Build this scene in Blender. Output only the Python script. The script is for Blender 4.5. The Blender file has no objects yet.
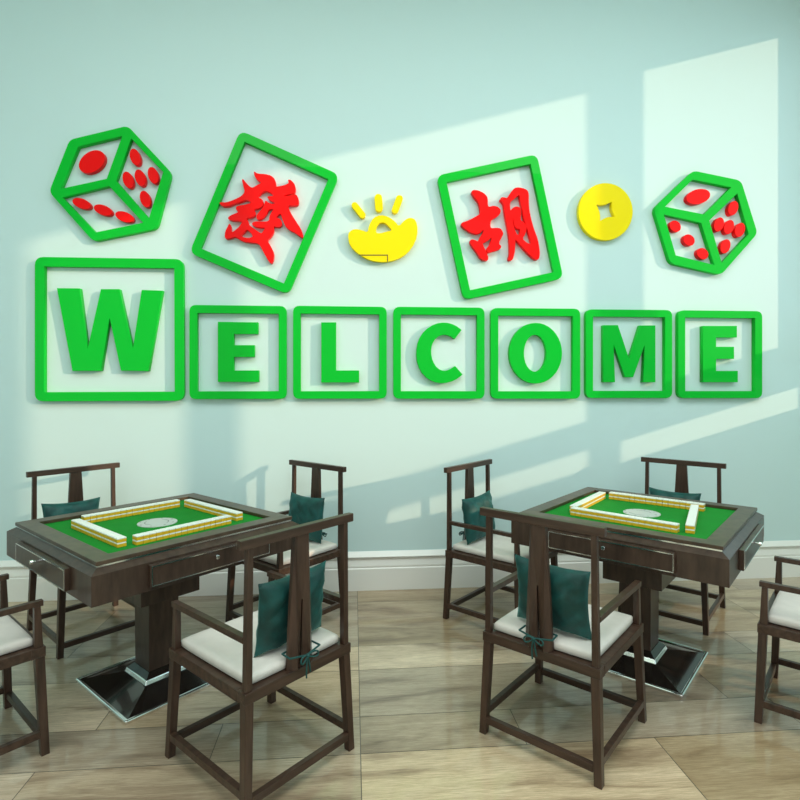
import bpy, bmesh, math, random
from mathutils import Vector, Matrix
random.seed(7)
S = bpy.context.scene
COL = bpy.data.collections.new('room'); S.collection.children.link(COL)
R = math.radians
YAW = R(4.85)                       # the camera looks this far to the right of the wall's normal
F, YH, EYE = 554.3, 382.8, 1.45
WALL_Y = 3.896
cy_, sy_ = math.cos(YAW), math.sin(YAW)

def w2(x, y):                       # camera-aligned plan -> room plan (room: back wall along X)
    return (x*cy_ + y*sy_, -x*sy_ + y*cy_)

# ------------------------------------------------------------------ materials
def new_mat(name):
    m = bpy.data.materials.new(name); m.use_nodes = True
    nt = m.node_tree; b = nt.nodes['Principled BSDF']
    return m, nt, b

def plain(name, col, rough=.5, metal=0, coat=0, bump=0, bscale=200, coat_rough=.03, spec=.5, sheen=0, var=0, vscale=8):
    m, nt, b = new_mat(name)
    b.inputs['Base Color'].default_value = (*col, 1)
    b.inputs['Roughness'].default_value = rough
    b.inputs['Metallic'].default_value = metal
    b.inputs['Coat Weight'].default_value = coat
    b.inputs['Coat Roughness'].default_value = coat_rough
    b.inputs['Specular IOR Level'].default_value = spec
    b.inputs['Sheen Weight'].default_value = sheen
    tc = nt.nodes.new('ShaderNodeTexCoord')
    if var:
        n = nt.nodes.new('ShaderNodeTexNoise'); n.inputs['Scale'].default_value = vscale; n.inputs['Detail'].default_value = 4
        r = nt.nodes.new('ShaderNodeValToRGB')
        r.color_ramp.elements[0].color = (*[c*(1-var) for c in col], 1); r.color_ramp.elements[0].position = .3
        r.color_ramp.elements[1].color = (*[min(1, c*(1+var)) for c in col], 1); r.color_ramp.elements[1].position = .7
        nt.links.new(tc.outputs['Object'], n.inputs['Vector']); nt.links.new(n.outputs['Fac'], r.inputs['Fac'])
        nt.links.new(r.outputs['Color'], b.inputs['Base Color'])
    if bump:
        n = nt.nodes.new('ShaderNodeTexNoise'); n.inputs['Scale'].default_value = bscale
        bp = nt.nodes.new('ShaderNodeBump'); bp.inputs['Strength'].default_value = bump; bp.inputs['Distance'].default_value = .002
        nt.links.new(tc.outputs['Object'], n.inputs['Vector']); nt.links.new(n.outputs['Fac'], bp.inputs['Height'])
        nt.links.new(bp.outputs['Normal'], b.inputs['Normal'])
    return m

def wood(name, c0, c1, rough=.32, coat=.3, scale=(3, 3, 40), coat_rough=.15):
    m, nt, b = new_mat(name)
    tc = nt.nodes.new('ShaderNodeTexCoord'); mp = nt.nodes.new('ShaderNodeMapping')
    mp.inputs['Scale'].default_value = scale
    n = nt.nodes.new('ShaderNodeTexNoise'); n.inputs['Scale'].default_value = 3; n.inputs['Detail'].default_value = 5
    n.inputs['Roughness'].default_value = .6
    r = nt.nodes.new('ShaderNodeValToRGB')
    r.color_ramp.elements[0].position = .3; r.color_ramp.elements[0].color = (*c0, 1)
    r.color_ramp.elements[1].position = .7; r.color_ramp.elements[1].color = (*c1, 1)
    L = nt.links.new
    L(tc.outputs['Object'], mp.inputs['Vector']); L(mp.outputs['Vector'], n.inputs['Vector'])
    L(n.outputs['Fac'], r.inputs['Fac']); L(r.outputs['Color'], b.inputs['Base Color'])
    b.inputs['Roughness'].default_value = rough; b.inputs['Coat Weight'].default_value = coat; b.inputs['Specular IOR Level'].default_value = .35
    b.inputs['Coat Roughness'].default_value = coat_rough
    return m

M = {}
M['wood'] = wood('dark walnut', (.030, .016, .010), (.080, .043, .028), coat=.1, rough=.38, scale=(14, 14, 1.5))
M['wood_h'] = wood('dark walnut rails', (.030, .016, .010), (.080, .043, .028), coat=.1, rough=.38, scale=(1.5, 14, 14))
M['table'] = wood('dark table veneer', (.030, .017, .011), (.070, .041, .028), rough=.36, coat=.15, scale=(10, 10, 2))
M['rim'] = wood('greyed table rim', (.042, .025, .016), (.100, .062, .038), rough=.38, coat=.15, scale=(6, 6, 6))
M['base'] = wood('near black base', (.012, .009, .008), (.024, .018, .014), rough=.12, coat=.6, scale=(6, 6, 2), coat_rough=.04)
M['chrome'] = plain('polished chrome', (.82, .83, .82), .14, 1)
M['felt'] = plain('green felt', (.008, .225, .022), .85, bump=.4, bscale=600, spec=.2, var=.08)
M['pad'] = plain('off white seat cloth', (.68, .64, .59), .85, bump=.35, bscale=260, spec=.2, var=.04, vscale=20)
M['velvet'] = plain('teal velvet', (.001, .058, .052), .6, bump=.6, bscale=60, sheen=.25, var=.45, vscale=14)
M['velvet'].node_tree.nodes['Principled BSDF'].inputs['Sheen Tint'].default_value = (.2, .75, .7, 1)
M['velvet'].node_tree.nodes['Principled BSDF'].inputs['Sheen Roughness'].default_value = .4
M['cord'] = plain('teal cord', (.004, .06, .055), .7)
M['green'] = plain('glossy green acrylic', (.0005, .50, .030), .4, coat=.16, coat_rough=.01, spec=.08)
M['red'] = plain('glossy red acrylic', (.92, .003, .003), .4, coat=.16, coat_rough=.01, spec=.08)
M['yellow'] = plain('glossy yellow acrylic', (.94, .74, .001), .4, coat=.16, coat_rough=.01, spec=.08)
M['line'] = plain('dark ingot line', (.12, .09, .01), .6)
M['white_tile'] = plain('white tile resin', (.86, .86, .80), .3, coat=.4)
M['amber_tile'] = plain('amber tile back', (.80, .44, .02), .3, coat=.4)
M['disc'] = plain('grey centre disc', (.50, .52, .50), .35, coat=.3)
M['disc_mark'] = plain('dark disc mark', (.10, .11, .10), .4)
M['board'] = plain('white skirting paint', (.86, .86, .81), .3, coat=.2)
M['wall'] = plain('pale mint wall paint', (.600, .780, .770), .6, spec=.2, bump=.05, bscale=300)
M['ceil'] = plain('white ceiling paint', (.85, .87, .85), .8)
M['grout'] = plain('floor joint', (.10, .09, .07), .5)

def floor_mat():
    m, nt, b = new_mat('wood look floor planks')
    L = nt.links.new; N = nt.nodes.new
    tc = N('ShaderNodeTexCoord'); at = N('ShaderNodeAttribute'); at.attribute_name = 'plank'
    sep = N('ShaderNodeSeparateColor'); L(at.outputs['Color'], sep.inputs['Color'])
    off = N('ShaderNodeCombineXYZ')
    mul = N('ShaderNodeMath'); mul.operation = 'MULTIPLY'; mul.inputs[1].default_value = 37; L(sep.outputs[0], mul.inputs[0])
    L(mul.outputs[0], off.inputs['X']); L(mul.outputs[0], off.inputs['Z'])
    add = N('ShaderNodeVectorMath'); add.operation = 'ADD'; L(tc.outputs['Object'], add.inputs[0]); L(off.outputs[0], add.inputs[1])
    def noise(scale, vec, detail=6, dist=0, rough=.6):
        mp = N('ShaderNodeMapping'); mp.inputs['Scale'].default_value = vec; L(add.outputs[0], mp.inputs['Vector'])
        n = N('ShaderNodeTexNoise'); n.inputs['Scale'].default_value = scale; n.inputs['Detail'].default_value = detail
        n.inputs['Distortion'].default_value = dist; n.inputs['Roughness'].default_value = rough
        L(mp.outputs[0], n.inputs['Vector']); return n.outputs['Fac']
    big = noise(1.3, (1, 5.5, 1), 5, .8)
    fine = noise(9, (1, 26, 1), 10, 1.0, .75)
    r1 = N('ShaderNodeValToRGB'); e = r1.color_ramp.elements
    e[0].position = .30; e[0].color = (.29, .175, .085, 1)
    e[1].position = .68; e[1].color = (.76, .58, .36, 1)
    k = r1.color_ramp.elements.new(.48); k.color = (.62, .455, .265, 1)
    L(big, r1.inputs['Fac'])
    r2 = N('ShaderNodeValToRGB'); e = r2.color_ramp.elements
    e[0].position = .40; e[0].color = (.60, .55, .48, 1); e[1].position = .60; e[1].color = (1, 1, 1, 1)
    L(fine, r2.inputs['Fac'])
    mx = N('ShaderNodeMix'); mx.data_type = 'RGBA'; mx.blend_type = 'MULTIPLY'; mx.inputs[0].default_value = .9
    L(r1.outputs['Color'], mx.inputs[6]); L(r2.outputs['Color'], mx.inputs[7])
    hs = N('ShaderNodeHueSaturation'); L(mx.outputs[2], hs.inputs['Color'])
    ma = N('ShaderNodeMapRange'); ma.inputs['To Min'].default_value = .74; ma.inputs['To Max'].default_value = 1.2
    L(sep.outputs[1], ma.inputs['Value']); L(ma.outputs[0], hs.inputs['Value'])
    ms = N('ShaderNodeMapRange'); ms.inputs['To Min'].default_value = .75; ms.inputs['To Max'].default_value = 1.1
    L(sep.outputs[2], ms.inputs['Value']); L(ms.outputs[0], hs.inputs['Saturation'])
    L(hs.outputs['Color'], b.inputs['Base Color'])
    b.inputs['Roughness'].default_value = .30
    b.inputs['Coat Weight'].default_value = .6; b.inputs['Coat Roughness'].default_value = .06
    bp = N('ShaderNodeBump'); bp.inputs['Strength'].default_value = .05; bp.inputs['Distance'].default_value = .001
    L(fine, bp.inputs['Height']); L(bp.outputs['Normal'], b.inputs['Normal'])
    return m
M['floor'] = floor_mat()

# ------------------------------------------------------------------ helpers
def link(name, me, mat, parent=None, smooth=False):
    o = bpy.data.objects.new(name, me); COL.objects.link(o)
    if mat is not None:
        for m in (mat if isinstance(mat, (list, tuple)) else [mat]): me.materials.append(m)
    if parent is not None: o.parent = parent
    if smooth:
        for p in me.polygons: p.use_smooth = True
    return o

def bm_obj(name, bm, mat, parent=None, smooth=False, bevel=0):
    bmesh.ops.recalc_face_normals(bm, faces=bm.faces)
    me = bpy.data.meshes.new(name); bm.to_mesh(me); bm.free()
    o = link(name, me, mat, parent, smooth)
    if bevel:
        md = o.modifiers.new('bevel', 'BEVEL'); md.width = bevel; md.segments = 2; md.limit_method = 'ANGLE'; md.angle_limit = R(40)
    return o

def box(bm, x0, x1, y0, y1, z0, z1, mi=0):
    v = [bm.verts.new(p) for p in ((x0,y0,z0),(x1,y0,z0),(x1,y1,z0),(x0,y1,z0),(x0,y0,z1),(x1,y0,z1),(x1,y1,z1),(x0,y1,z1))]
    for f in ((0,3,2,1),(4,5,6,7),(0,1,5,4),(1,2,6,5),(2,3,7,6),(3,0,4,7)):
        bm.faces.new([v[i] for i in f]).material_index = mi
    return v

def frustum(bm, c0, h0, z0, c1, h1, z1, mi=0):        # square/rect section bar between two levels
    a = [(-1,-1),(1,-1),(1,1),(-1,1)]
    v = [bm.verts.new((c0[0]+sx*h0[0], c0[1]+sy*h0[1], z0)) for sx, sy in a] + \
        [bm.verts.new((c1[0]+sx*h1[0], c1[1]+sy*h1[1], z1)) for sx, sy in a]
    for f in ((0,3,2,1),(4,5,6,7),(0,1,5,4),(1,2,6,5),(2,3,7,6),(3,0,4,7)):
        bm.faces.new([v[i] for i in f]).material_index = mi

def bar(bm, p, q, w, h):                              # bar from p to q, w across, h tall
    p, q = Vector(p), Vector(q); d = (q-p).normalized()
    s = d.cross(Vector((0,0,1))).normalized(); u = s.cross(d).normalized()
    vs = []
    for c in (p, q):
        for a, b in ((-1,-1),(1,-1),(1,1),(-1,1)): vs.append(bm.verts.new(c + s*a*w/2 + u*b*h/2))
    for f in ((0,3,2,1),(4,5,6,7),(0,1,5,4),(1,2,6,5),(2,3,7,6),(3,0,4,7)): bm.faces.new([vs[i] for i in f])

def ring(bm, ho, hi, z0, z1):                         # square frame
    L = [(-1,-1),(1,-1),(1,1),(-1,1)]
    V = {}
    for k, (h, z) in enumerate(((ho,z0),(hi,z0),(ho,z1),(hi,z1))):
        V[k] = [bm.verts.new((a*h, b*h, z)) for a, b in L]
    for i in range(4):
        j = (i+1) % 4
        for a, b in ((0,2),(2,3),(3,1),(1,0)): bm.faces.new((V[a][i], V[a][j], V[b][j], V[b][i]))

def cyl(bm, c, r, h, axis='z', n=24, r2=None):
    r2 = r if r2 is None else r2
    ret = bmesh.ops.create_cone(bm, cap_ends=True, segments=n, radius1=r, radius2=r2, depth=h)
    rot = {'z': Matrix(), 'x': Matrix.Rotation(R(90), 4, 'Y'), 'y': Matrix.Rotation(R(90), 4, 'X')}[axis]
    bmesh.ops.transform(bm, matrix=Matrix.Translation(c) @ rot, verts=ret['verts'])

def tube(name, pts, r, mat, parent=None, cyclic=False):
    cu = bpy.data.curves.new(name, 'CURVE'); cu.dimensions = '3D'; cu.bevel_depth = r; cu.bevel_resolution = 2
    cu.resolution_u = 6; cu.use_fill_caps = True
    for P in pts:
        sp = cu.splines.new('NURBS'); sp.points.add(len(P)-1)
        for i, p in enumerate(P): sp.points[i].co = (*p, 1)
        sp.order_u = 3; sp.use_endpoint_u = not cyclic; sp.use_cyclic_u = cyclic
    t = bpy.data.objects.new('t', cu); S.collection.objects.link(t)
    me = bpy.data.meshes.new_from_object(t.evaluated_get(bpy.context.evaluated_depsgraph_get()))
    bpy.data.objects.remove(t); bpy.data.curves.remove(cu)
    me.materials.clear()
    return link(name, me, mat, parent, True)

def empty(name, x, y, rz, z=0):
    o = bpy.data.objects.new(name, None); COL.objects.link(o); o.empty_display_size = .1
    o.location = (x, y, z); o.rotation_euler = (0, 0, rz); return o

def tag(o, label, cat, group=None):
    o['label'] = label; o['category'] = cat
    if group: o['group'] = group
    return o

def struct(o): o['kind'] = 'structure'; return o

def copy_tree(o, parent=None):
    c = o.copy(); COL.objects.link(c)
    if parent is not None: c.parent = parent
    for ch in list(o.children): copy_tree(ch, c)
    return c

# ------------------------------------------------------------------ room shell
X0, X1, Y0, CEIL = -4.2, 3.55, -3.2, 4.7
bm = bmesh.new(); box(bm, X0, X1+.12, WALL_Y, WALL_Y+.12, 0, CEIL)
struct(bm_obj('wall_back', bm, M['wall']))
bm = bmesh.new(); box(bm, X0, X1+.12, Y0, WALL_Y+.12, CEIL, CEIL+.1)
struct(bm_obj('ceiling', bm, M['ceil']))
bm = bmesh.new(); box(bm, X0, X0+.1, Y0, WALL_Y, 0, CEIL)
struct(bm_obj('wall_left', bm, M['wall']))

# floor: staggered planks, one mesh
bm = bmesh.new(); lay = bm.loops.layers.color.new('plank')
rows = [-3.2, -2.8, -2.42, -2.1, -1.7, -1.4, -1.0, -.62, -.36, .02, .28, .66, 1.0, 1.38, 1.79, 2.171, 2.412, 2.803, 3.059, 3.667, WALL_Y+.02]
cuts = {1.38: [.03, 1.25], 1.79: [-1.18, .03, 1.227, 2.4], 2.171: [-1.9, -.55, .03, .695, 1.9], 2.412: [-1.07, .03, 1.72, 2.6], 2.803: [-2.0, -.8, .03, 1.0, 2.15],
        3.059: [-1.5, .03, 1.35, 2.5], 3.667: [-1.3, .03, 1.2, 2.7]}
for a, b_ in zip(rows[:-1], rows[1:]):
    cs = cuts.get(a)
    if cs is None:
        o_ = random.random()*1.2; cs = [o_-6+1.2*k for k in range(9)]
    while cs[0] > X0+1.2: cs = [cs[0]-1.2-random.random()*.15] + cs
    while cs[-1] < X1-1.2: cs = cs + [cs[-1]+1.2]
    cs = [X0] + [c for c in cs if X0+.1 < c < X1] + [X1+.1]
    for p, q in zip(cs[:-1], cs[1:]):
        g = .0016
        vs = [bm.verts.new(v) for v in ((p+g,a+g,0),(q-g,a+g,0),(q-g,b_-g,0),(p+g,b_-g,0))]
        f = bm.faces.new(vs); c = (random.random(), random.random(), random.random(), 1)
        for l in f.loops: l[lay] = c
        f.material_index = 0
box(bm, X0, X1+.12, Y0, WALL_Y+.12, -.08, -.0015, 1)
struct(bm_obj('floor', bm, [M['floor'], M['grout']]))

# skirting board: profile swept along the back wall
def skirting(name, x0, x1):
    prof = [(0,0),(.024,0),(.024,.150),(.018,.158),(.022,.163),(.022,.172),(.015,.200),(.013,.212),(.019,.218),(.019,.222),(.014,.226),(.030,.232),(.030,.236),(.004,.268),(0,.268)]
    bm = bmesh.new()
    A = [bm.verts.new((x0, WALL_Y-p, z)) for p, z in prof]; B = [bm.verts.new((x1, WALL_Y-p, z)) for p, z in prof]
    n = len(prof)
    for i in range(n): bm.faces.new((A[i], A[(i+1)%n], B[(i+1)%n], B[i]))
    bm.faces.new(A); bm.faces.new(B[::-1])
    return struct(bm_obj(name, bm, M['board']))
skirting('baseboard_back', X0, X1)

# right wall with tall window openings (outside the view; the sun comes in through them)
SUN = Vector((-1.95, 1, -.556))
def win(px0, px1, l0, l1, slope=.275, x_ref=600, W=None):
    """opening in the right wall whose sun patch lands on the back wall between two px columns
       and between two slanted lines given by their px height at x_ref"""
    def wallpt(px, py):
        a = (px-400)/F; c = (py-YH)/F
        d = w2(a, 1); k = WALL_Y/d[1]; return d[0]*k, EYE-c*k
    xm = (px0+px1)/2
    xs = []; zs = []
    for px in (px0, px1):
        X, _ = wallpt(px, 300); xs.append(WALL_Y-(X1-X)/1.95)
    for l in (l0, l1):
        py = l-(xm-x_ref)*slope; X, Z = wallpt(xm, py); zs.append(Z+.2851*(X1-X))
    return xs[0], xs[1], zs[1], zs[0]
OPEN = [win(22, 184, 84, 422), win(236, 586, 84, 422), win(640, 778, 84, 398),
        win(22, 184, 451, 472), win(236, 588, 451, 472), win(617, 798, 443.5, 465.5)]
def right_wall(openings, low):
    ys = sorted({Y0, WALL_Y, *[o[0] for o in openings+low], *[o[1] for o in openings+low]})
    zs = sorted({0, CEIL, *[o[2] for o in openings+low], *[o[3] for o in openings+low]})
    bm = bmesh.new()
    for a, b_ in zip(ys[:-1], ys[1:]):
        for c, d in zip(zs[:-1], zs[1:]):
            ym, zm = (a+b_)/2, (c+d)/2
            if any(o[0] < ym < o[1] and o[2] < zm < o[3] for o in openings+low): continue
            box(bm, X1, X1+.03, a, b_, c, d)
    bmesh.ops.remove_doubles(bm, verts=bm.verts, dist=1e-5)
    return struct(bm_obj('wall_right', bm, M['wall']))
right_wall(OPEN, [(1.55, 1.95, .25, .62), (2.2, 2.75, .25, .62)])

# ------------------------------------------------------------------ wall sign pieces
T = .040                                              # thickness of the cut acrylic
FRONT = WALL_Y-T
def fp(px, py):                                       # photo measurement -> point on the sign's front plane (x, z)
    a = (px-400)/F; c = (py-YH)/F
    d = w2(a, 1); k = FRONT/d[1]; return (d[0]*k, EYE-c*k)

def zoomed(pts, ox, oy, s): return [(ox+x/s, oy+y/s) for x, y in pts]

def rounded(P, r, n=5):
    out = []; m = len(P)
    for i in range(m):
        p0, p, p1 = Vector(P[i-1]), Vector(P[i]), Vector(P[(i+1) % m])
        a, b_ = (p0-p).normalized(), (p1-p).normalized()
        ang = a.angle(b_); t = min(r/math.tan(ang/2), .45*min((p0-p).length, (p1-p).length))
        s, e = p+a*t, p+b_*t
        for k in range(n+1):
            u = k/n; out.append(tuple(s*(1-u)**2 + p*2*u*(1-u) + e*u*u))
    return out

def chaikin(P, c=.22):
    out = []
    for i in range(len(P)):
        p, q = Vector(P[i]), Vector(P[(i+1) % len(P)])
        out += [tuple(p.lerp(q, c)), tuple(p.lerp(q, 1-c))]
    return out

def offset(P, w):                                     # grow a convex polygon by w (image px)
    c = sum((Vector(p) for p in P), Vector((0,0)))/len(P); out = []; L = []
    for i in range(len(P)):
        p, q = Vector(P[i]), Vector(P[(i+1) % len(P)]); d = (q-p).normalized(); n = Vector((d.y, -d.x))
        if (p-c).dot(n) < 0: n = -n
        L.append((p+n*w, d))
    for i in range(len(P)):
        (p, d), (q, e) = L[i-1], L[i]
        den = d.x*e.y-d.y*e.x; t = ((q.x-p.x)*e.y-(q.y-p.y)*e.x)/den; out.append(tuple(p+d*t))
    return out

def ellipse(cx, cy, rx, ry, rot=0, n=36):
    c, s = math.cos(R(rot)), math.sin(R(rot))
    return [(cx+rx*math.cos(t)*c-ry*math.sin(t)*s, cy+rx*math.cos(t)*s+ry*math.sin(t)*c) for t in [2*math.pi*k/n for k in range(n)]]

def capsule(p, q, r, n=8):
    p, q = Vector(p), Vector(q); d = (q-p).normalized(); a0 = math.atan2(d.y, d.x); out = []
    for k in range(n+1): a = a0+math.pi/2+math.pi*k/n; out.append((p.x+r*math.cos(a), p.y+r*math.sin(a)))
    for k in range(n+1): a = a0-math.pi/2+math.pi*k/n; out.append((q.x+r*math.cos(a), q.y+r*math.sin(a)))
    return out

def plate(name, loops, mat, parent, z_extra=0, thick=T):
    """extruded cut-out standing on the wall; loops in photo px, local origin = parent's location"""
    cu = bpy.data.curves.new(name, 'CURVE'); cu.dimensions = '2D'; cu.fill_mode = 'BOTH'
    cu.extrude = thick/2-.0008; cu.bevel_depth = .0008; cu.bevel_resolution = 1
    ox, oz = parent['_ox'], parent['_oz']
    for lp in loops:
        P = [fp(*p) for p in lp]
        sp = cu.splines.new('POLY'); sp.points.add(len(P)-1); sp.use_cyclic_u = True
        for i, (x, z) in enumerate(P): sp.points[i].co = (x-ox, z-oz, 0, 1)
    t = bpy.data.objects.new('t', cu); S.collection.objects.link(t)
    me = bpy.data.meshes.new_from_object(t.evaluated_get(bpy.context.evaluated_depsgraph_get()))
    bpy.data.objects.remove(t); bpy.data.curves.remove(cu)
    me.transform(Matrix(((1,0,0,0),(0,0,-1,-thick/2-z_extra),(0,1,0,0),(0,0,0,1))))
    me.materials.clear()
    bm = bmesh.new(); bm.from_mesh(me); bmesh.ops.remove_doubles(bm, verts=bm.verts, dist=2e-5)
    bmesh.ops.recalc_face_normals(bm, faces=bm.faces); bm.to_mesh(me); bm.free()
    return link(name, me, mat, parent)

def sign(name, cpx, cpy, label, cat, group=None):
    x, z = fp(cpx, cpy); o = bpy.data.objects.new(name, None); COL.objects.link(o); o.empty_display_size = .1
    o.location = (x, WALL_Y, z); o['_ox'] = x; o['_oz'] = z
    return tag(o, label, cat, group)

GW = 'green letter tiles spelling WELCOME'
def tile(inner, w, r, letter, loops, label, mat='green', name='letter_tile', part='letter', group=GW):
    cx = sum(p[0] for p in inner)/4; cy = sum(p[1] for p in inner)/4
    t = sign(name, cx, cy, label, 'wall sign', group)
    plate('frame', [rounded(offset(inner, w), r), inner], M['green'], t)
    for lp in loops: plate(part, lp, M[mat], t)
    return t
def rect(x0, x1, y0, y1, sl=.011):                    # slightly converging, as measured
    h = (x1-x0)
    return [(x0, y0), (x1, y0+h*sl), (x1, y1), (x0, y1)]
Z1 = lambda P: zoomed(P, 0, 240, 4)
Z2 = lambda P: zoomed(P, 180, 260, 3.636)
Z3 = lambda P: zoomed(P, 390, 300, 8)
Z4 = lambda P: zoomed(P, 380, 260, 3.636)
Z5 = lambda P: zoomed(P, 580, 300, 8)
Z6 = lambda P: zoomed(P, 670, 300, 8)
tile([(43.8, 266), (174.3, 268), (174.8, 391.8), (43.8, 392.3)], 8.9, 8.5, 'W', [[Z1([(228,193),(318,194),(350,440),(404,197),(477,197),(531,440),(567,200),(650,203),(593,524),(484,522),(438,308),(403,523),(290,523)])]],
     'largest tile, green letter W in a big rounded square green frame')
tile([(197,312.6),(278.8,313.6),(278.8,391.3),(197,391.5)], 7.5, 6.5, 'E', [[Z2([(138,225),(283,227),(283,268),(195,268),(195,310),(270,310),(270,352),(195,352),(195,402),(286,402),(286,443),(138,443)])]],
     'green framed letter E tile right beside the big W tile')
tile([(300.5,313.2),(379.3,314.2),(379.3,391.2),(300.5,391.4)], 7.3, 6.5, 'L', [[Z2([(514,227),(567,227),(567,402),(651,402),(651,445),(514,445)])]],
     'green letter L in a rounded square green frame')
tile([(400.8,314.2),(477.2,315),(477.2,391.3),(400.8,391.3)], 7.3, 6.5, 'C', [[chaikin(Z3([(572,240),(572,240),(520,200),(440,178),(360,190),(280,240),(228,320),(210,420),(222,520),(272,605),(345,655),(430,668),(515,645),(580,597),(580,597),(522,530),(522,530),(475,560),(430,570),(380,550),(340,490),(326,420),(335,350),(370,300),(420,275),(475,282),(518,310),(518,310)]), .25)]],
     'green letter C in a rounded square green frame')
tile([(498.2,315.3),(573,316),(573,391.4),(498.2,391.4)], 7.2, 6.5, 'O', [[ellipse(*Z4([(566,339)])[0], 26.3, 30.3), ellipse(*Z4([(564,339)])[0], 11.3, 18.6)]],
     'green letter O in a rounded square green frame')
tile([(593,316.4),(665.2,317),(665.2,391),(593,391)], 6.9, 6.2, 'M', [[Z5([(188,202),(303,202),(395,478),(482,204),(603,204),(603,657),(505,657),(520,350),(425,617),(362,617),(268,345),(280,657),(188,657)])]],
     'green letter M in a rounded square green frame')
tile([(685.2,317.2),(755.4,318),(755.4,391.2),(685.2,391.2)], 6.8, 6.2, 'E', [[Z6([(265,208),(535,208),(535,298),(368,298),(368,375),(512,375),(512,470),(368,470),(368,568),(542,568),(542,657),(265,657)])]],
     'last green letter E tile at the right end of the word')

F1 = lambda P: zoomed(P, 180, 120, 4.444); C1 = lambda P: zoomed(P, 215, 165, 8)
fa_out = [(310,48),(340,70),(400,72),(450,85),(480,115),(488,165),(478,174),(505,172),(555,162),(592,145),(583,118),(605,118),(635,150),(645,185),(638,220),(600,232),(545,243),(570,253),(625,237),(650,235),(668,270),(669,305),(655,322),(625,322),(580,318),(600,375),(640,440),(680,500),(695,530),(708,575),(700,583),(670,562),(640,540),(600,520),(562,488),(540,435),(525,383),(500,400),(483,418),(515,428),(533,450),(535,475),(522,492),(500,494),(468,487),(470,530),(450,570),(415,600),(440,640),(470,700),(468,750),(455,785),(440,783),(415,745),(385,690),(350,625),(290,620),(230,612),(190,590),(160,572),(130,583),(90,592),(78,575),(82,530),(100,495),(115,466),(128,490),(130,543),(165,520),(200,485),(218,455),(190,445),(130,442),(100,427),(120,405),(170,385),(190,375),(170,360),(168,340),(180,325),(230,320),(270,310),(292,300),(255,275),(200,295),(150,310),(110,328),(60,330),(36,306),(42,298),(90,300),(150,280),(210,250),(240,215),(225,160),(215,118),(225,112),(250,145),(280,175),(300,183),(340,160),(375,140),(340,120),(315,85)]
fa_h1 = [(335,258),(370,222),(405,203),(440,216),(475,247),(422,250),(420,262),(450,285),(492,307),(440,312),(402,281),(395,315),(375,350),(345,385),(330,408),(333,428),(350,437),(380,425),(408,398),(428,352),(475,350),(450,380),(434,415),(432,446),(400,455),(330,450),(298,460),(298,478),(320,490),(360,498),(405,500),(385,530),(372,548),(340,530),(300,500),(272,480),(262,445),(248,424),(290,418),(318,405),(325,380),(306,353),(350,345),(380,325),(388,300),(375,272)]
fa_h2 = [(258,510),(308,570),(280,583),(240,583),(202,565),(225,545)]
t = tile(F1([(287,95),(660,262),(462,727),(90,570)]), 8.2, 8, '', [[chaikin(C1(fa_out)), chaikin(C1(fa_h1)), chaikin(C1(fa_h2))]],
     'green frame tilted right around the larger red Chinese character, above the first small E', 'red', 'character_tile', 'character', None)
F2_ = lambda P: zoomed(P, 420, 140, 4.444); C2 = lambda P: zoomed(P, 455, 180, 8.889)
hu_l = [(145,105),(165,88),(205,92),(255,115),(285,145),(292,180),(290,215),(300,240),(345,228),(385,240),(408,270),(400,300),(375,325),(335,345),(317,365),(312,400),(320,430),(370,425),(405,430),(425,460),(430,480),(415,510),(395,545),(392,570),(412,588),(405,610),(370,625),(330,635),(295,648),(280,625),(285,605),(310,575),(332,503),(290,540),(243,560),(255,590),(280,640),(298,690),(290,715),(260,715),(220,690),(200,650),(165,605),(140,570),(133,540),(150,527),(175,532),(205,547),(215,530),(225,505),(250,470),(258,435),(225,470),(190,480),(140,465),(90,435),(55,400),(60,380),(100,368),(150,345),(220,305),(227,290),(220,235),(205,190),(172,150)]
hu_r = [(400,175),(415,153),(440,155),(462,162),(490,125),(515,85),(545,65),(600,70),(645,90),(657,125),(655,190),(660,260),(675,340),(700,430),(735,520),(750,600),(755,660),(745,705),(715,708),(680,680),(620,620),(570,560),(545,537),(537,515),(535,590),(530,650),(515,705),(490,718),(473,705),(487,660),(487,590),(482,500),(467,420),(449,330),(438,250),(430,200)]
hu_a = [(487,190),(525,168),(572,125),(580,180),(597,250),(612,340),(635,410),(655,470),(683,572),(640,560),(598,520),(625,480),(637,430),(628,395),(600,368),(582,355),(588,290),(580,245),(545,233),(510,250),(492,282)]
hu_b = [(518,332),(525,395),(545,432),(580,430),(578,470),(568,492),(548,480),(528,435),(513,370)]
t = tile(F2_([(117,185),(492,105),(595,587),(222,668)]), 7.9, 7.5, '', [[chaikin(C2(hu_l)), chaikin(C2(hu_r)), chaikin(C2(hu_a)), chaikin(C2(hu_b))]],
     'green frame tilted left around a red Chinese character, between ingot and coin', 'red', 'character_tile', 'character', None)

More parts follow.
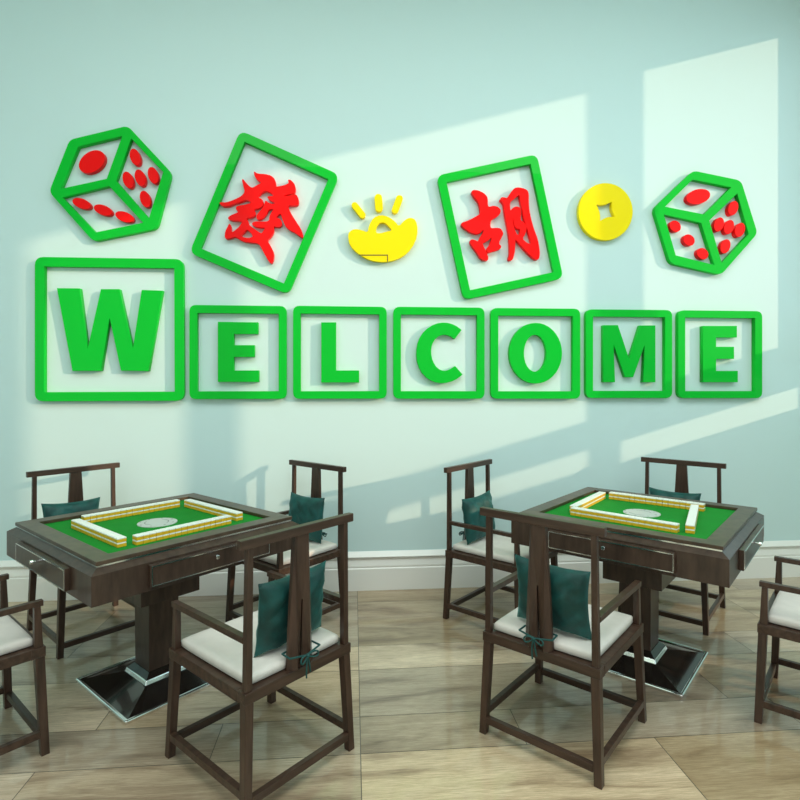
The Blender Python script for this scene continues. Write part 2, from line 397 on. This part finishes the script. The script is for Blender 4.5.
def die(z, outer, holes, pips, label):
    o = z(outer); c = (sum(p[0] for p in o)/len(o), sum(p[1] for p in o)/len(o))
    t = sign('dice_sign', *c, label, 'wall sign', None)
    plate('outline', [rounded(o, 9, 6)] + [z(h) for h in holes], M['green'], t)
    s = (z([(1,0)])[0][0]-z([(0,0)])[0][0])
    for (x, y, rx, ry, rot) in pips:
        cx, cy = z([(x, y)])[0]; plate('pip', [ellipse(cx, cy, rx*s, ry*s, rot)], M['red'], t)
ZA = lambda P: zoomed(P, 45, 120, 6.154); ZB = lambda P: zoomed(P, 645, 165, 6.667)
die(ZA, [(152,122),(508,36),(778,326),(688,668),(298,746),(26,442)],
    [[(203,163),(477,95),(380,362),(93,425)], [(530,112),(728,320),(640,605),(436,372)], [(105,475),(394,405),(605,632),(312,692)]],
    [(288,256,87,60,-35),(554,227,30,52,-18),(510,368,30,52,-18),(585,355,30,52,-18),(665,340,30,52,-18),(616,486,30,52,-18),
     (224,513,58,29,20),(356,553,58,29,20),(488,595,58,29,20)],
    'green outlined dice with red pips, above the big W tile')
die(ZB, [(322,38),(640,104),(750,455),(507,732),(170,655),(58,290)],
    [[(318,95),(577,148),(395,330),(133,278)], [(125,328),(375,385),(465,668),(205,603)], [(616,188),(693,460),(512,655),(428,370)]],
    [(356,210,80,48,-14),(202,408,40,34,45),(294,500,40,34,45),(385,591,40,34,45),
     (589,287,31,48,18),(494,396,31,48,18),(561,413,31,48,18),(634,432,31,48,18),(537,542,31,48,18)],
    'smaller green outlined dice with red pips, right of the coin')

ZI = lambda P: zoomed(P, 330, 160, 5.714)
t = sign('ingot_sign', 382, 244, 'yellow gold ingot with three shining rays, between the character frames', 'wall sign')
ing = [(103,440),(108,412),(140,393),(180,400),(217,415),(222,375),(248,330),(290,313),(335,325),(372,352),(394,381),(428,342),(460,328),(490,342),(503,400),(488,470),(440,535),(380,570),(310,584),(230,574),(160,535),(115,490)]
plate('ingot', [chaikin(ZI(ing), .25), chaikin(ZI([(262,418),(265,382),(284,358),(308,355),(332,372),(357,402),(320,410),(290,419)]))], M['yellow'], t)
for a, b_, r in (((141,258),(186,314),17), ((276,215),(281,274),21), ((397,220),(373,284),19)):
    p, q = ZI([a, b_]); plate('ray', [capsule(p, q, r/5.714)], M['yellow'], t)
plate('dark_line', [ZI([(163,541),(331,541),(331,581),(327,581),(327,546),(168,546)])], M['line'], t, z_extra=T, thick=.0018)  # thin dark angled line laid on the ingot's front face
ZC = lambda P: zoomed(P, 560, 150, 3.636)
t = sign('coin_sign', 605.5, 211.5, 'round yellow coin with a square hole', 'wall sign')
def concave(P, d=.13):
    out = []; c = sum((Vector(p) for p in P), Vector((0,0)))/4
    for i in range(4):
        p, q = Vector(P[i]), Vector(P[(i+1)%4])
        for k in range(6):
            u = k/6; m = p.lerp(q, u); out.append(tuple(m + (c-m)*d*4*u*(1-u)*2))
    return out
plate('coin', [ellipse(*ZC([(166,224)])[0], 27, 28.4, 0, 56), concave(ZC([(131,198),(189,187),(201,243),(146,258)]), .1)], M['yellow'], t)
for o in COL.objects:
    for k in ('_ox', '_oz'):
        if k in o: del o[k]

# ------------------------------------------------------------------ chairs
CW, CD, ZS, ZA_, HC, CA = .244, .255, .420, .600, .930, .260
def make_chair():
    root = empty('armchair', 0, 0, 0)
    li = .019                                          # leg half-section
    for sx in (-1, 1):
        for sy in (-1, 1):
            bm = bmesh.new()
            frustum(bm, (sx*(CW+.015-li), sy*(CD+.015-li)), (.0145, .0145), 0, (sx*(CW-li), sy*(CD-li)), (.0165, .0165), ZS-.038)
            bm_obj('leg', bm, M['wood'], root, bevel=.0015)
    bm = bmesh.new()                                   # seat frame: four rails with a sunk panel
    for a in ((-CW, CW, -CD, -CD+.05), (-CW, CW, CD-.05, CD)): box(bm, *a, ZS-.038, ZS)
    for a in ((-CW, -CW+.05, -CD+.05, CD-.05), (CW-.05, CW, -CD+.05, CD-.05)): box(bm, *a, ZS-.038, ZS)
    box(bm, -CW+.05, CW-.05, -CD+.05, CD-.05, ZS-.03, ZS-.008)
    bmesh.ops.remove_doubles(bm, verts=bm.verts, dist=1e-5)
    bm_obj('seat_frame', bm, M['wood_h'], root, bevel=.002)
    px, py = CW-.020, CD-.018
    for sx in (-1, 1):                                 # rear posts, front arm posts, arms
        bm = bmesh.new(); frustum(bm, (sx*px, py), (.0125, .012), ZS, (sx*(px-.004), py+.004), (.0108, .0108), HC-.030)
        bm_obj('back_post', bm, M['wood'], root, bevel=.0012)
        bm = bmesh.new(); frustum(bm, (sx*px, -py+.004), (.0125, .015), ZS, (sx*px, -py+.008), (.011, .011), ZA_-.022)
        bm_obj('arm_post', bm, M['wood'], root, bevel=.0012)
        bm = bmesh.new(); box(bm, sx*px-.0125, sx*px+.0125, -py-.012, py-.008, ZA_-.022, ZA_)
        bm_obj('arm', bm, M['wood_h'], root, bevel=.0015)
    bm = bmesh.new(); yc = py+.004                     # crest rail, a little thicker in the middle
    xs = (-CA, -.05, .05, CA); hs = (.013, .015, .015, .013)
    prev = None
    for x, h in zip(xs, hs):
        cur = [bm.verts.new(p) for p in ((x, yc-h, HC-.032), (x, yc+h, HC-.032), (x, yc+h, HC), (x, yc-h, HC))]
        if prev:
            for i in range(4): bm.faces.new((prev[i], prev[(i+1)%4], cur[(i+1)%4], cur[i]))
        else: bm.faces.new(cur)
        prev = cur
    bm.faces.new(prev[::-1]); bm_obj('crest_rail', bm, M['wood_h'], root, bevel=.002)
    # splat: tapered board folded along creases with a slot up its lower half
    bm = bmesh.new(); zt, zb, zs = HC-.032, ZS, .665
    def P(x, z, y): return bm.verts.new((x, y, z))
    yb, yf = yc+.010, yc-.012
    TL, TR = P(-.031, zt, yb), P(.031, zt, yb)
    SL, SR = P(-.003, zs, yb), P(.003, zs, yb)
    BL, BR = P(-.059, zb, yb-.014), P(.059, zb, yb-.014)
    ML, MR = P(-.030, zb, yb+.012), P(.030, zb, yb+.012)
    IL, IR = P(-.004, zb, yb-.012), P(.004, zb, yb-.012)
    fTL, fTR = P(-.031, zt, yf), P(.031, zt, yf); fSL, fSR = P(-.003, zs, yf), P(.003, zs, yf)
    fBL, fBR = P(-.059, zb, yf), P(.059, zb, yf); fIL, fIR = P(-.004, zb, yf), P(.004, zb, yf)
    for f in ((TL, SL, SR, TR), (TL, BL, ML), (TL, ML, SL), (SL, ML, IL), (TR, MR, BR), (TR, SR, MR), (SR, IR, MR),
              (fTL, fTR, fSR, fSL), (fTL, fSL, fIL, fBL), (fTR, fBR, fIR, fSR),
              (TL, TR, fTR, fTL), (TL, fTL, fBL, BL), (TR, BR, fBR, fTR), (SL, IL, fIL, fSL), (SR, fSR, fIR, IR), (SL, fSL, fSR, SR),
              (BL, fBL, fIL, IL, ML), (BR, MR, IR, fIR, fBR)): bm.faces.new(f)
    bm_obj('back_splat', bm, M['wood'], root)
    for sx in (-1, 1):
        bm = bmesh.new(); x = sx*(CW-.004); box(bm, x-.011, x+.011, -CD+.022, CD-.022, .070, .098)
        bm_obj('stretcher', bm, M['wood_h'], root, bevel=.0012)
        bm = bmesh.new(); y = sx*(CD-.003); box(bm, -CW+.022, CW-.022, y-.011, y+.011, .046, .074)
        bm_obj('stretcher', bm, M['wood_h'], root, bevel=.0012)
    # seat pad with softened edges
    bm = bmesh.new(); hx, hy, z0, z1 = CW-.030, CD-.030, ZS+.0005, ZS+.037
    n = 14
    for side in (0, 1):
        g = []
        for j in range(n+1):
            row = []
            for i in range(n+1):
                u, v = -1+2*i/n, -1+2*j/n
                u, v = math.copysign(1-(1-abs(u))**2, u), math.copysign(1-(1-abs(v))**2, v)
                e = max(abs(u), abs(v)); zz = (z1 if side else z0)
                drop = .010*max(0, (e-.95)/.05)**2
                puff = .003*(1-u*u)*(1-v*v)
                k = 1-.02*(abs(u*v))**6
                row.append(bm.verts.new((hx*u*k, hy*v*k, zz-drop+puff if side else zz+min(drop, .006))))
            g.append(row)
        for j in range(n):
            for i in range(n):
                f = [g[j][i], g[j][i+1], g[j+1][i+1], g[j+1][i]]
                bm.faces.new(f if side else f[::-1])
        if side: top = g
        else: bot = g
    def rim(g): return [g[0][i] for i in range(n)] + [g[j][n] for j in range(n)] + [g[n][i] for i in range(n, 0, -1)] + [g[j][0] for j in range(n, 0, -1)]
    a, b_ = rim(top), rim(bot)
    for i in range(len(a)): bm.faces.new((b_[i], b_[(i+1)%len(a)], a[(i+1)%len(a)], a[i]))
    bm_obj('seat_pad', bm, M['pad'], root, smooth=True)
    return root

def make_pillow(seed=1, tie=True, dx=0):
    rnd = random.Random(seed); root = empty('cushion', 0, 0, 0)
    W, H, TH = .162, .139, .043
    n = 20; bm = bmesh.new(); gs = []
    ph = [rnd.random()*6 for _ in range(8)]
    for side in (-1, 1):
        g = []
        for j in range(n+1):
            row = []
            for i in range(n+1):
                u, v = -1+2*i/n, -1+2*j/n
                # sides bow inwards, corners stay out
                x = W*u*(1-.09*(1-v*v)*abs(u)**2); z = H*v*(1-(.10 if v > 0 else .04)*(1-u*u)*abs(v)**2)
                t = (max(0, 1-u**4)*max(0, 1-v**4))**.55
                wr = .004*math.sin(9*u+4*v+ph[0])*math.sin(5*v-3*u+ph[1]) + .003*math.sin(16*u*v+ph[2]) + .003*math.sin(13*(u+v)+ph[3])
                y = side*(TH*t + wr*t)
                row.append(bm.verts.new((x, y, z)))
            g.append(row)
        for j in range(n):
            for i in range(n):
                f = [g[j][i], g[j][i+1], g[j+1][i+1], g[j+1][i]]
                bm.faces.new(f if side < 0 else f[::-1])
        gs.append(g)
    bmesh.ops.remove_doubles(bm, verts=bm.verts, dist=.0004)
    lean = R(-7)
    bmesh.ops.transform(bm, matrix=Matrix.Translation((dx, 0, H*.985)) @ Matrix.Rotation(lean, 4, 'X') @ Matrix.Rotation(R(rnd.uniform(-2, 2)), 4, 'Y'), verts=bm.verts)
    bm_obj('cover', bm, M['velvet'], root, smooth=True)
    if tie:                                            # cord round the splat with a bow behind it
        yb, yf, z = .120, .073, .006
        ringp = [(-.067, yf, z+.012), (-.069, yb, z+.010), (0, yb+.008, z), (.069, yb, z+.010), (.067, yf, z+.012), (0, yf-.004, z+.012)]
        ringp = [q for q in ringp for _ in (0, 1)]
        tube('tie_cord', [ringp + ringp[:2]], .0035, M['cord'], root)
        y = yb+.014
        tube('tie_bow', [[(0, y, z), (-.02, y+.004, z+.012), (-.045, y+.008, z+.004), (-.040, y+.008, z-.014), (-.015, y+.004, z-.008), (0, y, z)],
                         [(0, y, z), (.02, y+.004, z+.010), (.040, y+.008, z-.002), (.034, y+.008, z-.020), (.014, y+.004, z-.012), (0, y, z)],
                         [(0, y, z), (-.006, y+.003, z-.03), (-.012, y, z-.062)], [(0, y, z), (.010, y+.003, z-.025), (.006, y, z-.078)]], .0032, M['cord'], root)
        bm = bmesh.new(); bmesh.ops.create_uvsphere(bm, u_segments=10, v_segments=8, radius=.008)
        bmesh.ops.translate(bm, vec=(0, y, z), verts=bm.verts); bm_obj('tie_knot', bm, M['cord'], root, smooth=True)
    return root

CH = [  # camera-aligned plan (x, y, heading), chair label, cushion?
 ('F2', .694, 2.339, 139.9, 'dark wooden armchair seen from behind at the near side of the right table', 'teal velvet cushion tied to the near armchair of the right table'),
 ('F1', -.547, 2.176, -130.2, 'dark wooden armchair seen from behind at the near side of the left table', 'teal velvet cushion tied to the near armchair of the left table'),
 ('BL1', -1.824, 3.267, 48.9, 'dark wooden armchair behind the left table, against the left of the wall', 'teal cushion top just showing behind the left table rim'),
 ('BR1', -.693, 3.400, -39.3, 'dark wooden armchair by the wall to the right of the left table', 'teal cushion on the armchair by the wall right of the left table'),
 ('BL2', .630, 3.430, 48.9, 'dark wooden armchair by the wall to the left of the right table', 'teal cushion on the armchair by the wall left of the right table'),
 ('BR2', 1.740, 3.540, -39.8, 'dark wooden armchair behind the right table, nearest the right of the wall', 'teal cushion top just showing behind the right table rim'),
 ('L1', -1.736, 2.134, 139.4, 'dark wooden armchair cut off by the left edge of the photo', None),
 ('R2', 1.880, 2.389, -130.8, 'dark wooden armchair cut off by the right edge of the photo', None)]
proto = make_chair(); first = True
for i, (k, x, y, a, lab, plab) in enumerate(CH):
    c = proto if first else copy_tree(proto); first = False
    X, Y = w2(x, y); rz = R(a)-YAW
    c.location = (X, Y, 0); c.rotation_euler = (0, 0, rz)
    tag(c, lab, 'chair', 'dark wooden armchairs around the tables')
    if plab:
        p = make_pillow(i+3, True, {'F1': -.035, 'F2': -.012, 'BL1': -.05, 'BL2': -.03, 'BR2': -.03}.get(k, 0))
        off = Vector((0, .148, ZS+.0425 + (.006 if k in ('BL1', 'BL2') else 0)))
        m = Matrix.Rotation(rz, 4, 'Z'); v = m @ off
        p.location = (X+v.x, Y+v.y, v.z); p.rotation_euler = (0, 0, rz)
        tag(p, plab, 'cushion', 'teal cushions on the armchairs')

# ------------------------------------------------------------------ mahjong tables
def make_table():
    root = empty('mahjong_table', 0, 0, 0)
    hr, hi, hb = .464, .387, .491
    bm = bmesh.new(); ring(bm, hr, hi, .764, .780); bm_obj('top_rim', bm, M['rim'], root, bevel=.002)
    bm = bmesh.new(); box(bm, -hi-.004, hi+.004, -hi-.004, hi+.004, .758, .7635); bm_obj('playing_felt', bm, M['felt'], root)
    bm = bmesh.new(); ring(bm, hr-.004, hi, .757, .7635); bm_obj('rim_trim', bm, M['chrome'], root)
    bm = bmesh.new()
    frustum(bm, (0,0), (hr-.004, hr-.004), .7565, (0,0), (hr-.006, hr-.006), .7569)
    frustum(bm, (0,0), (hb, hb), .624, (0,0), (hb, hb), .738)
    frustum(bm, (0,0), (hb, hb), .738, (0,0), (hr-.002, hr-.002), .7565)
    bmesh.ops.remove_doubles(bm, verts=bm.verts, dist=1e-5)
    bm_obj('body', bm, M['table'], root, bevel=.0015)
    for k in range(4):                                 # a drawer in each side
        h = empty('drawer', 0, 0, R(90*k)); h.parent = root
        bm = bmesh.new(); box(bm, -.28, .293, -hb-.020, -hb-.0005, .642, .730); d = bm_obj('drawer', bm, M['table'], root, bevel=.001)
        bpy.data.objects.remove(h); d.rotation_euler = (0, 0, R(90*k))
        bm = bmesh.new(); y0, y1 = -hb-.0225, -hb-.0195
        box(bm, -.276, .289, y0, y1, .7225, .7265); box(bm, -.276, .289, y0, y1, .6455, .6490)
        box(bm, -.276, -.2725, y0, y1, .6490, .7225); box(bm, .2855, .289, y0, y1, .6490, .7225)
        bm_obj('drawer_trim', bm, M['chrome'], d)
        bm = bmesh.new(); cyl(bm, (0, -hb-.031, .702), .0035, .022, 'y', 12); cyl(bm, (0, -hb-.044, .702), .009, .011, 'y', 16)
        bm_obj('knob', bm, M['chrome'], d, smooth=False, bevel=.001)
    bm = bmesh.new(); box(bm, -.145, .145, -.145, .145, .426, .6245); bm_obj('motor_box', bm, M['table'], root, bevel=.002)
    bm = bmesh.new(); frustum(bm, (0,0), (.072, .072), .083, (0,0), (.074, .074), .427); bm_obj('pedestal', bm, M['table'], root, bevel=.002)
    bm = bmesh.new(); frustum(bm, (0,0), (.098, .098), .062, (0,0), (.074, .074), .083)
    bm_obj('collar', bm, M['base'], root)
    bm = bmesh.new(); frustum(bm, (0,0), (.108, .108), .040, (0,0), (.101, .101), .062); bm_obj('collar_trim', bm, M['chrome'], root, bevel=.004)
    bm = bmesh.new(); frustum(bm, (0,0), (.256, .256), .004, (0,0), (.256, .256), .012); frustum(bm, (0,0), (.256, .256), .012, (0,0), (.106, .106), .042)
    bm_obj('base', bm, M['base'], root)
    bm = bmesh.new(); ring(bm, .270, .254, 0, .018)
    es = [e for e in bm.edges if abs(e.verts[0].co.z-e.verts[1].co.z) > .01 and abs(e.verts[0].co.x) > .26]
    bmesh.ops.bevel(bm, geom=es, offset=.012, segments=4, affect='EDGES', profile=.5)
    bm_obj('base_trim', bm, M['chrome'], root, bevel=.005)
    bm = bmesh.new(); cyl(bm, (.008, 0, .7650), .091, .003, 'z', 48); d = bm_obj('centre_disc', bm, M['disc'], root)
    bm = bmesh.new()                                   # printed arcs and dots of the dice dome
    for a0 in (30, 210):
        prev = None
        for k in range(13):
            a = R(a0+k*8)
            cur = [bm.verts.new((r*math.cos(a), r*math.sin(a), .7667)) for r in (.052, .056)]
            if prev: bm.faces.new((prev[0], prev[1], cur[1], cur[0]))
            prev = cur
    for a in range(0, 360, 45):
        c = Vector((.078*math.cos(R(a)), .078*math.sin(R(a)), .7667)); r = .004 if a % 90 else .006
        bm.faces.new([bm.verts.new(c+Vector((r*math.cos(t), r*math.sin(t), 0))) for t in [k*math.pi/4 for k in range(8)]])
    bm_obj('printed_marks', bm, M['disc_mark'], d)
    return root
TB = [(-1.195, 2.722, -39.7, 'left', 'dark square mahjong table with green felt, the left one'), (1.265, 2.920, -40.1, 'right', 'dark square mahjong table with green felt, the right one')]
tproto = make_table()

# one tile mesh, shared by every copy (white face, amber back)
bm = bmesh.new(); tw, tl, th = .0279, .038, .0195
def tile_mesh():
    bm = bmesh.new()
    box(bm, -tw/2, tw/2, -tl/2, tl/2, 0, th*.72, 1); box(bm, -tw/2, tw/2, -tl/2, tl/2, th*.72, th, 0)
    bmesh.ops.remove_doubles(bm, verts=bm.verts, dist=1e-6)
    dead = [f for f in bm.faces if abs(f.calc_center_median().z-th*.72) < 1e-5]
    bmesh.ops.delete(bm, geom=dead, context='FACES')
    me = bpy.data.meshes.new('mahjong_tile'); bmesh.ops.recalc_face_normals(bm, faces=bm.faces)
    es = [e for e in bm.edges if len(e.link_faces) == 2 and e.calc_face_angle(0) > .5]
    bmesh.ops.bevel(bm, geom=es, offset=.0014, segments=1, affect='EDGES')
    for f in bm.faces: f.material_index = 1 if f.calc_center_median().z < th*.72 else 0
    bm.to_mesh(me); bm.free()
    me.materials.append(M['white_tile']); me.materials.append(M['amber_tile']); return me
bm.free(); TM = tile_mesh()
# rows of 17 stacks: side, start and end of the row's centre line in the table's own plan
ROWS = {'left': [('near left', (-.209, -.291), (.286, -.291)), ('far right', (-.220, .284), (.280, .284)), ('near right', (.292, -.243), (.284, .222)), ('far left', (-.252, -.243), (-.252, .250))],
        'right': [('near left', (-.262, -.262), (.253, -.283)), ('far right', (-.253, .268), (.251, .268)), ('near right', (.298, -.269), (.214, .214)), ('far left', (-.268, -.232), (-.288, .246))]}
for ti, (x, y, a, nm, lab) in enumerate(TB):
    t = tproto if ti == 0 else copy_tree(tproto)
    X, Y = w2(x, y); rz = R(a)-YAW; t.location = (X, Y, 0); t.rotation_euler = (0, 0, rz)
    tag(t, lab, 'table', 'mahjong tables')
    mt = Matrix.Translation((X, Y, .7638)) @ Matrix.Rotation(rz, 4, 'Z')
    for side, p0, p1 in ROWS[nm]:
        p0, p1 = Vector(p0), Vector(p1); d = p1-p0; ra = math.atan2(d.y, d.x); n = min(18, int(d.length/.0281))
        for lv in (0, 1):
            for k in range(n):
                q = p0 + d*((k+.5)/n)
                o = bpy.data.objects.new('mahjong_tile', TM); COL.objects.link(o)
                o.location = mt @ Vector((q.x, q.y, lv*(th+.0002))); o.rotation_euler = (0, 0, rz+ra+random.uniform(-.004, .004))
                tag(o, 'white and amber mahjong tile, %s layer, %s row, %s table' % ('upper' if lv else 'lower', side, nm), 'mahjong tile',
                    'tiles in the %s layer of the %s row, %s table' % ('upper' if lv else 'lower', side, nm))

# ------------------------------------------------------------------ light
w = bpy.data.worlds.new('world'); S.world = w; w.use_nodes = True
nt = w.node_tree; bg = nt.nodes['Background']
tc = nt.nodes.new('ShaderNodeTexCoord'); sp = nt.nodes.new('ShaderNodeSeparateXYZ'); rp = nt.nodes.new('ShaderNodeValToRGB')
nt.links.new(tc.outputs['Generated'], sp.inputs[0]); mr = nt.nodes.new('ShaderNodeMapRange'); mr.inputs['From Min'].default_value = -1
nt.links.new(sp.outputs['Z'], mr.inputs['Value']); nt.links.new(mr.outputs[0], rp.inputs['Fac'])
e = rp.color_ramp.elements
e[0].position = .46; e[0].color = (.45, .46, .42, 1); e[1].position = .8; e[1].color = (.92, .99, 1.0, 1)
k = e.new(.52); k.color = (.98, 1.0, .97, 1)
rs = nt.nodes.new('ShaderNodeMapRange'); rs.inputs['From Min'].default_value = .35; rs.inputs['From Max'].default_value = .9
nt.links.new(sp.outputs['X'], rs.inputs['Value'])
mxw = nt.nodes.new('ShaderNodeMix'); mxw.data_type = 'RGBA'; mxw.blend_type = 'MIX'; mxw.inputs[7].default_value = (1.35, 2.0, 2.25, 1)
nt.links.new(rs.outputs[0], mxw.inputs[0]); nt.links.new(rp.outputs['Color'], mxw.inputs[6])
nt.links.new(mxw.outputs[2], bg.inputs['Color']); bg.inputs['Strength'].default_value = .88

al = bpy.data.lights.new('overhead_fill', 'AREA'); al.shape = 'RECTANGLE'; al.size = 6; al.size_y = 2.4; al.energy = 188; al.color = (.93, 1, .97)  # added area light: broad overhead fill for wall, floor and table tops
ao = bpy.data.objects.new('overhead_fill', al); COL.objects.link(ao); ao.location = (.7, .7, 4.62)
sl = bpy.data.lights.new('sun', 'SUN'); sl.energy = 2.4; sl.angle = R(.85); sl.color = (1, .72, .50)
so = bpy.data.objects.new('sun', sl); COL.objects.link(so); so.rotation_euler = SUN.to_track_quat('-Z', 'Y').to_euler()

# ------------------------------------------------------------------ camera
cam = bpy.data.cameras.new('camera'); cam.sensor_width = 36; cam.lens = 36*F/800; cam.shift_y = -(400-YH)/800
co = bpy.data.objects.new('camera', cam); COL.objects.link(co); co.location = (0, 0, EYE); co.rotation_euler = (R(90), 0, -YAW)
S.camera = co
S.view_settings.view_transform = 'Standard'; S.view_settings.look = 'None'; S.view_settings.exposure = 0
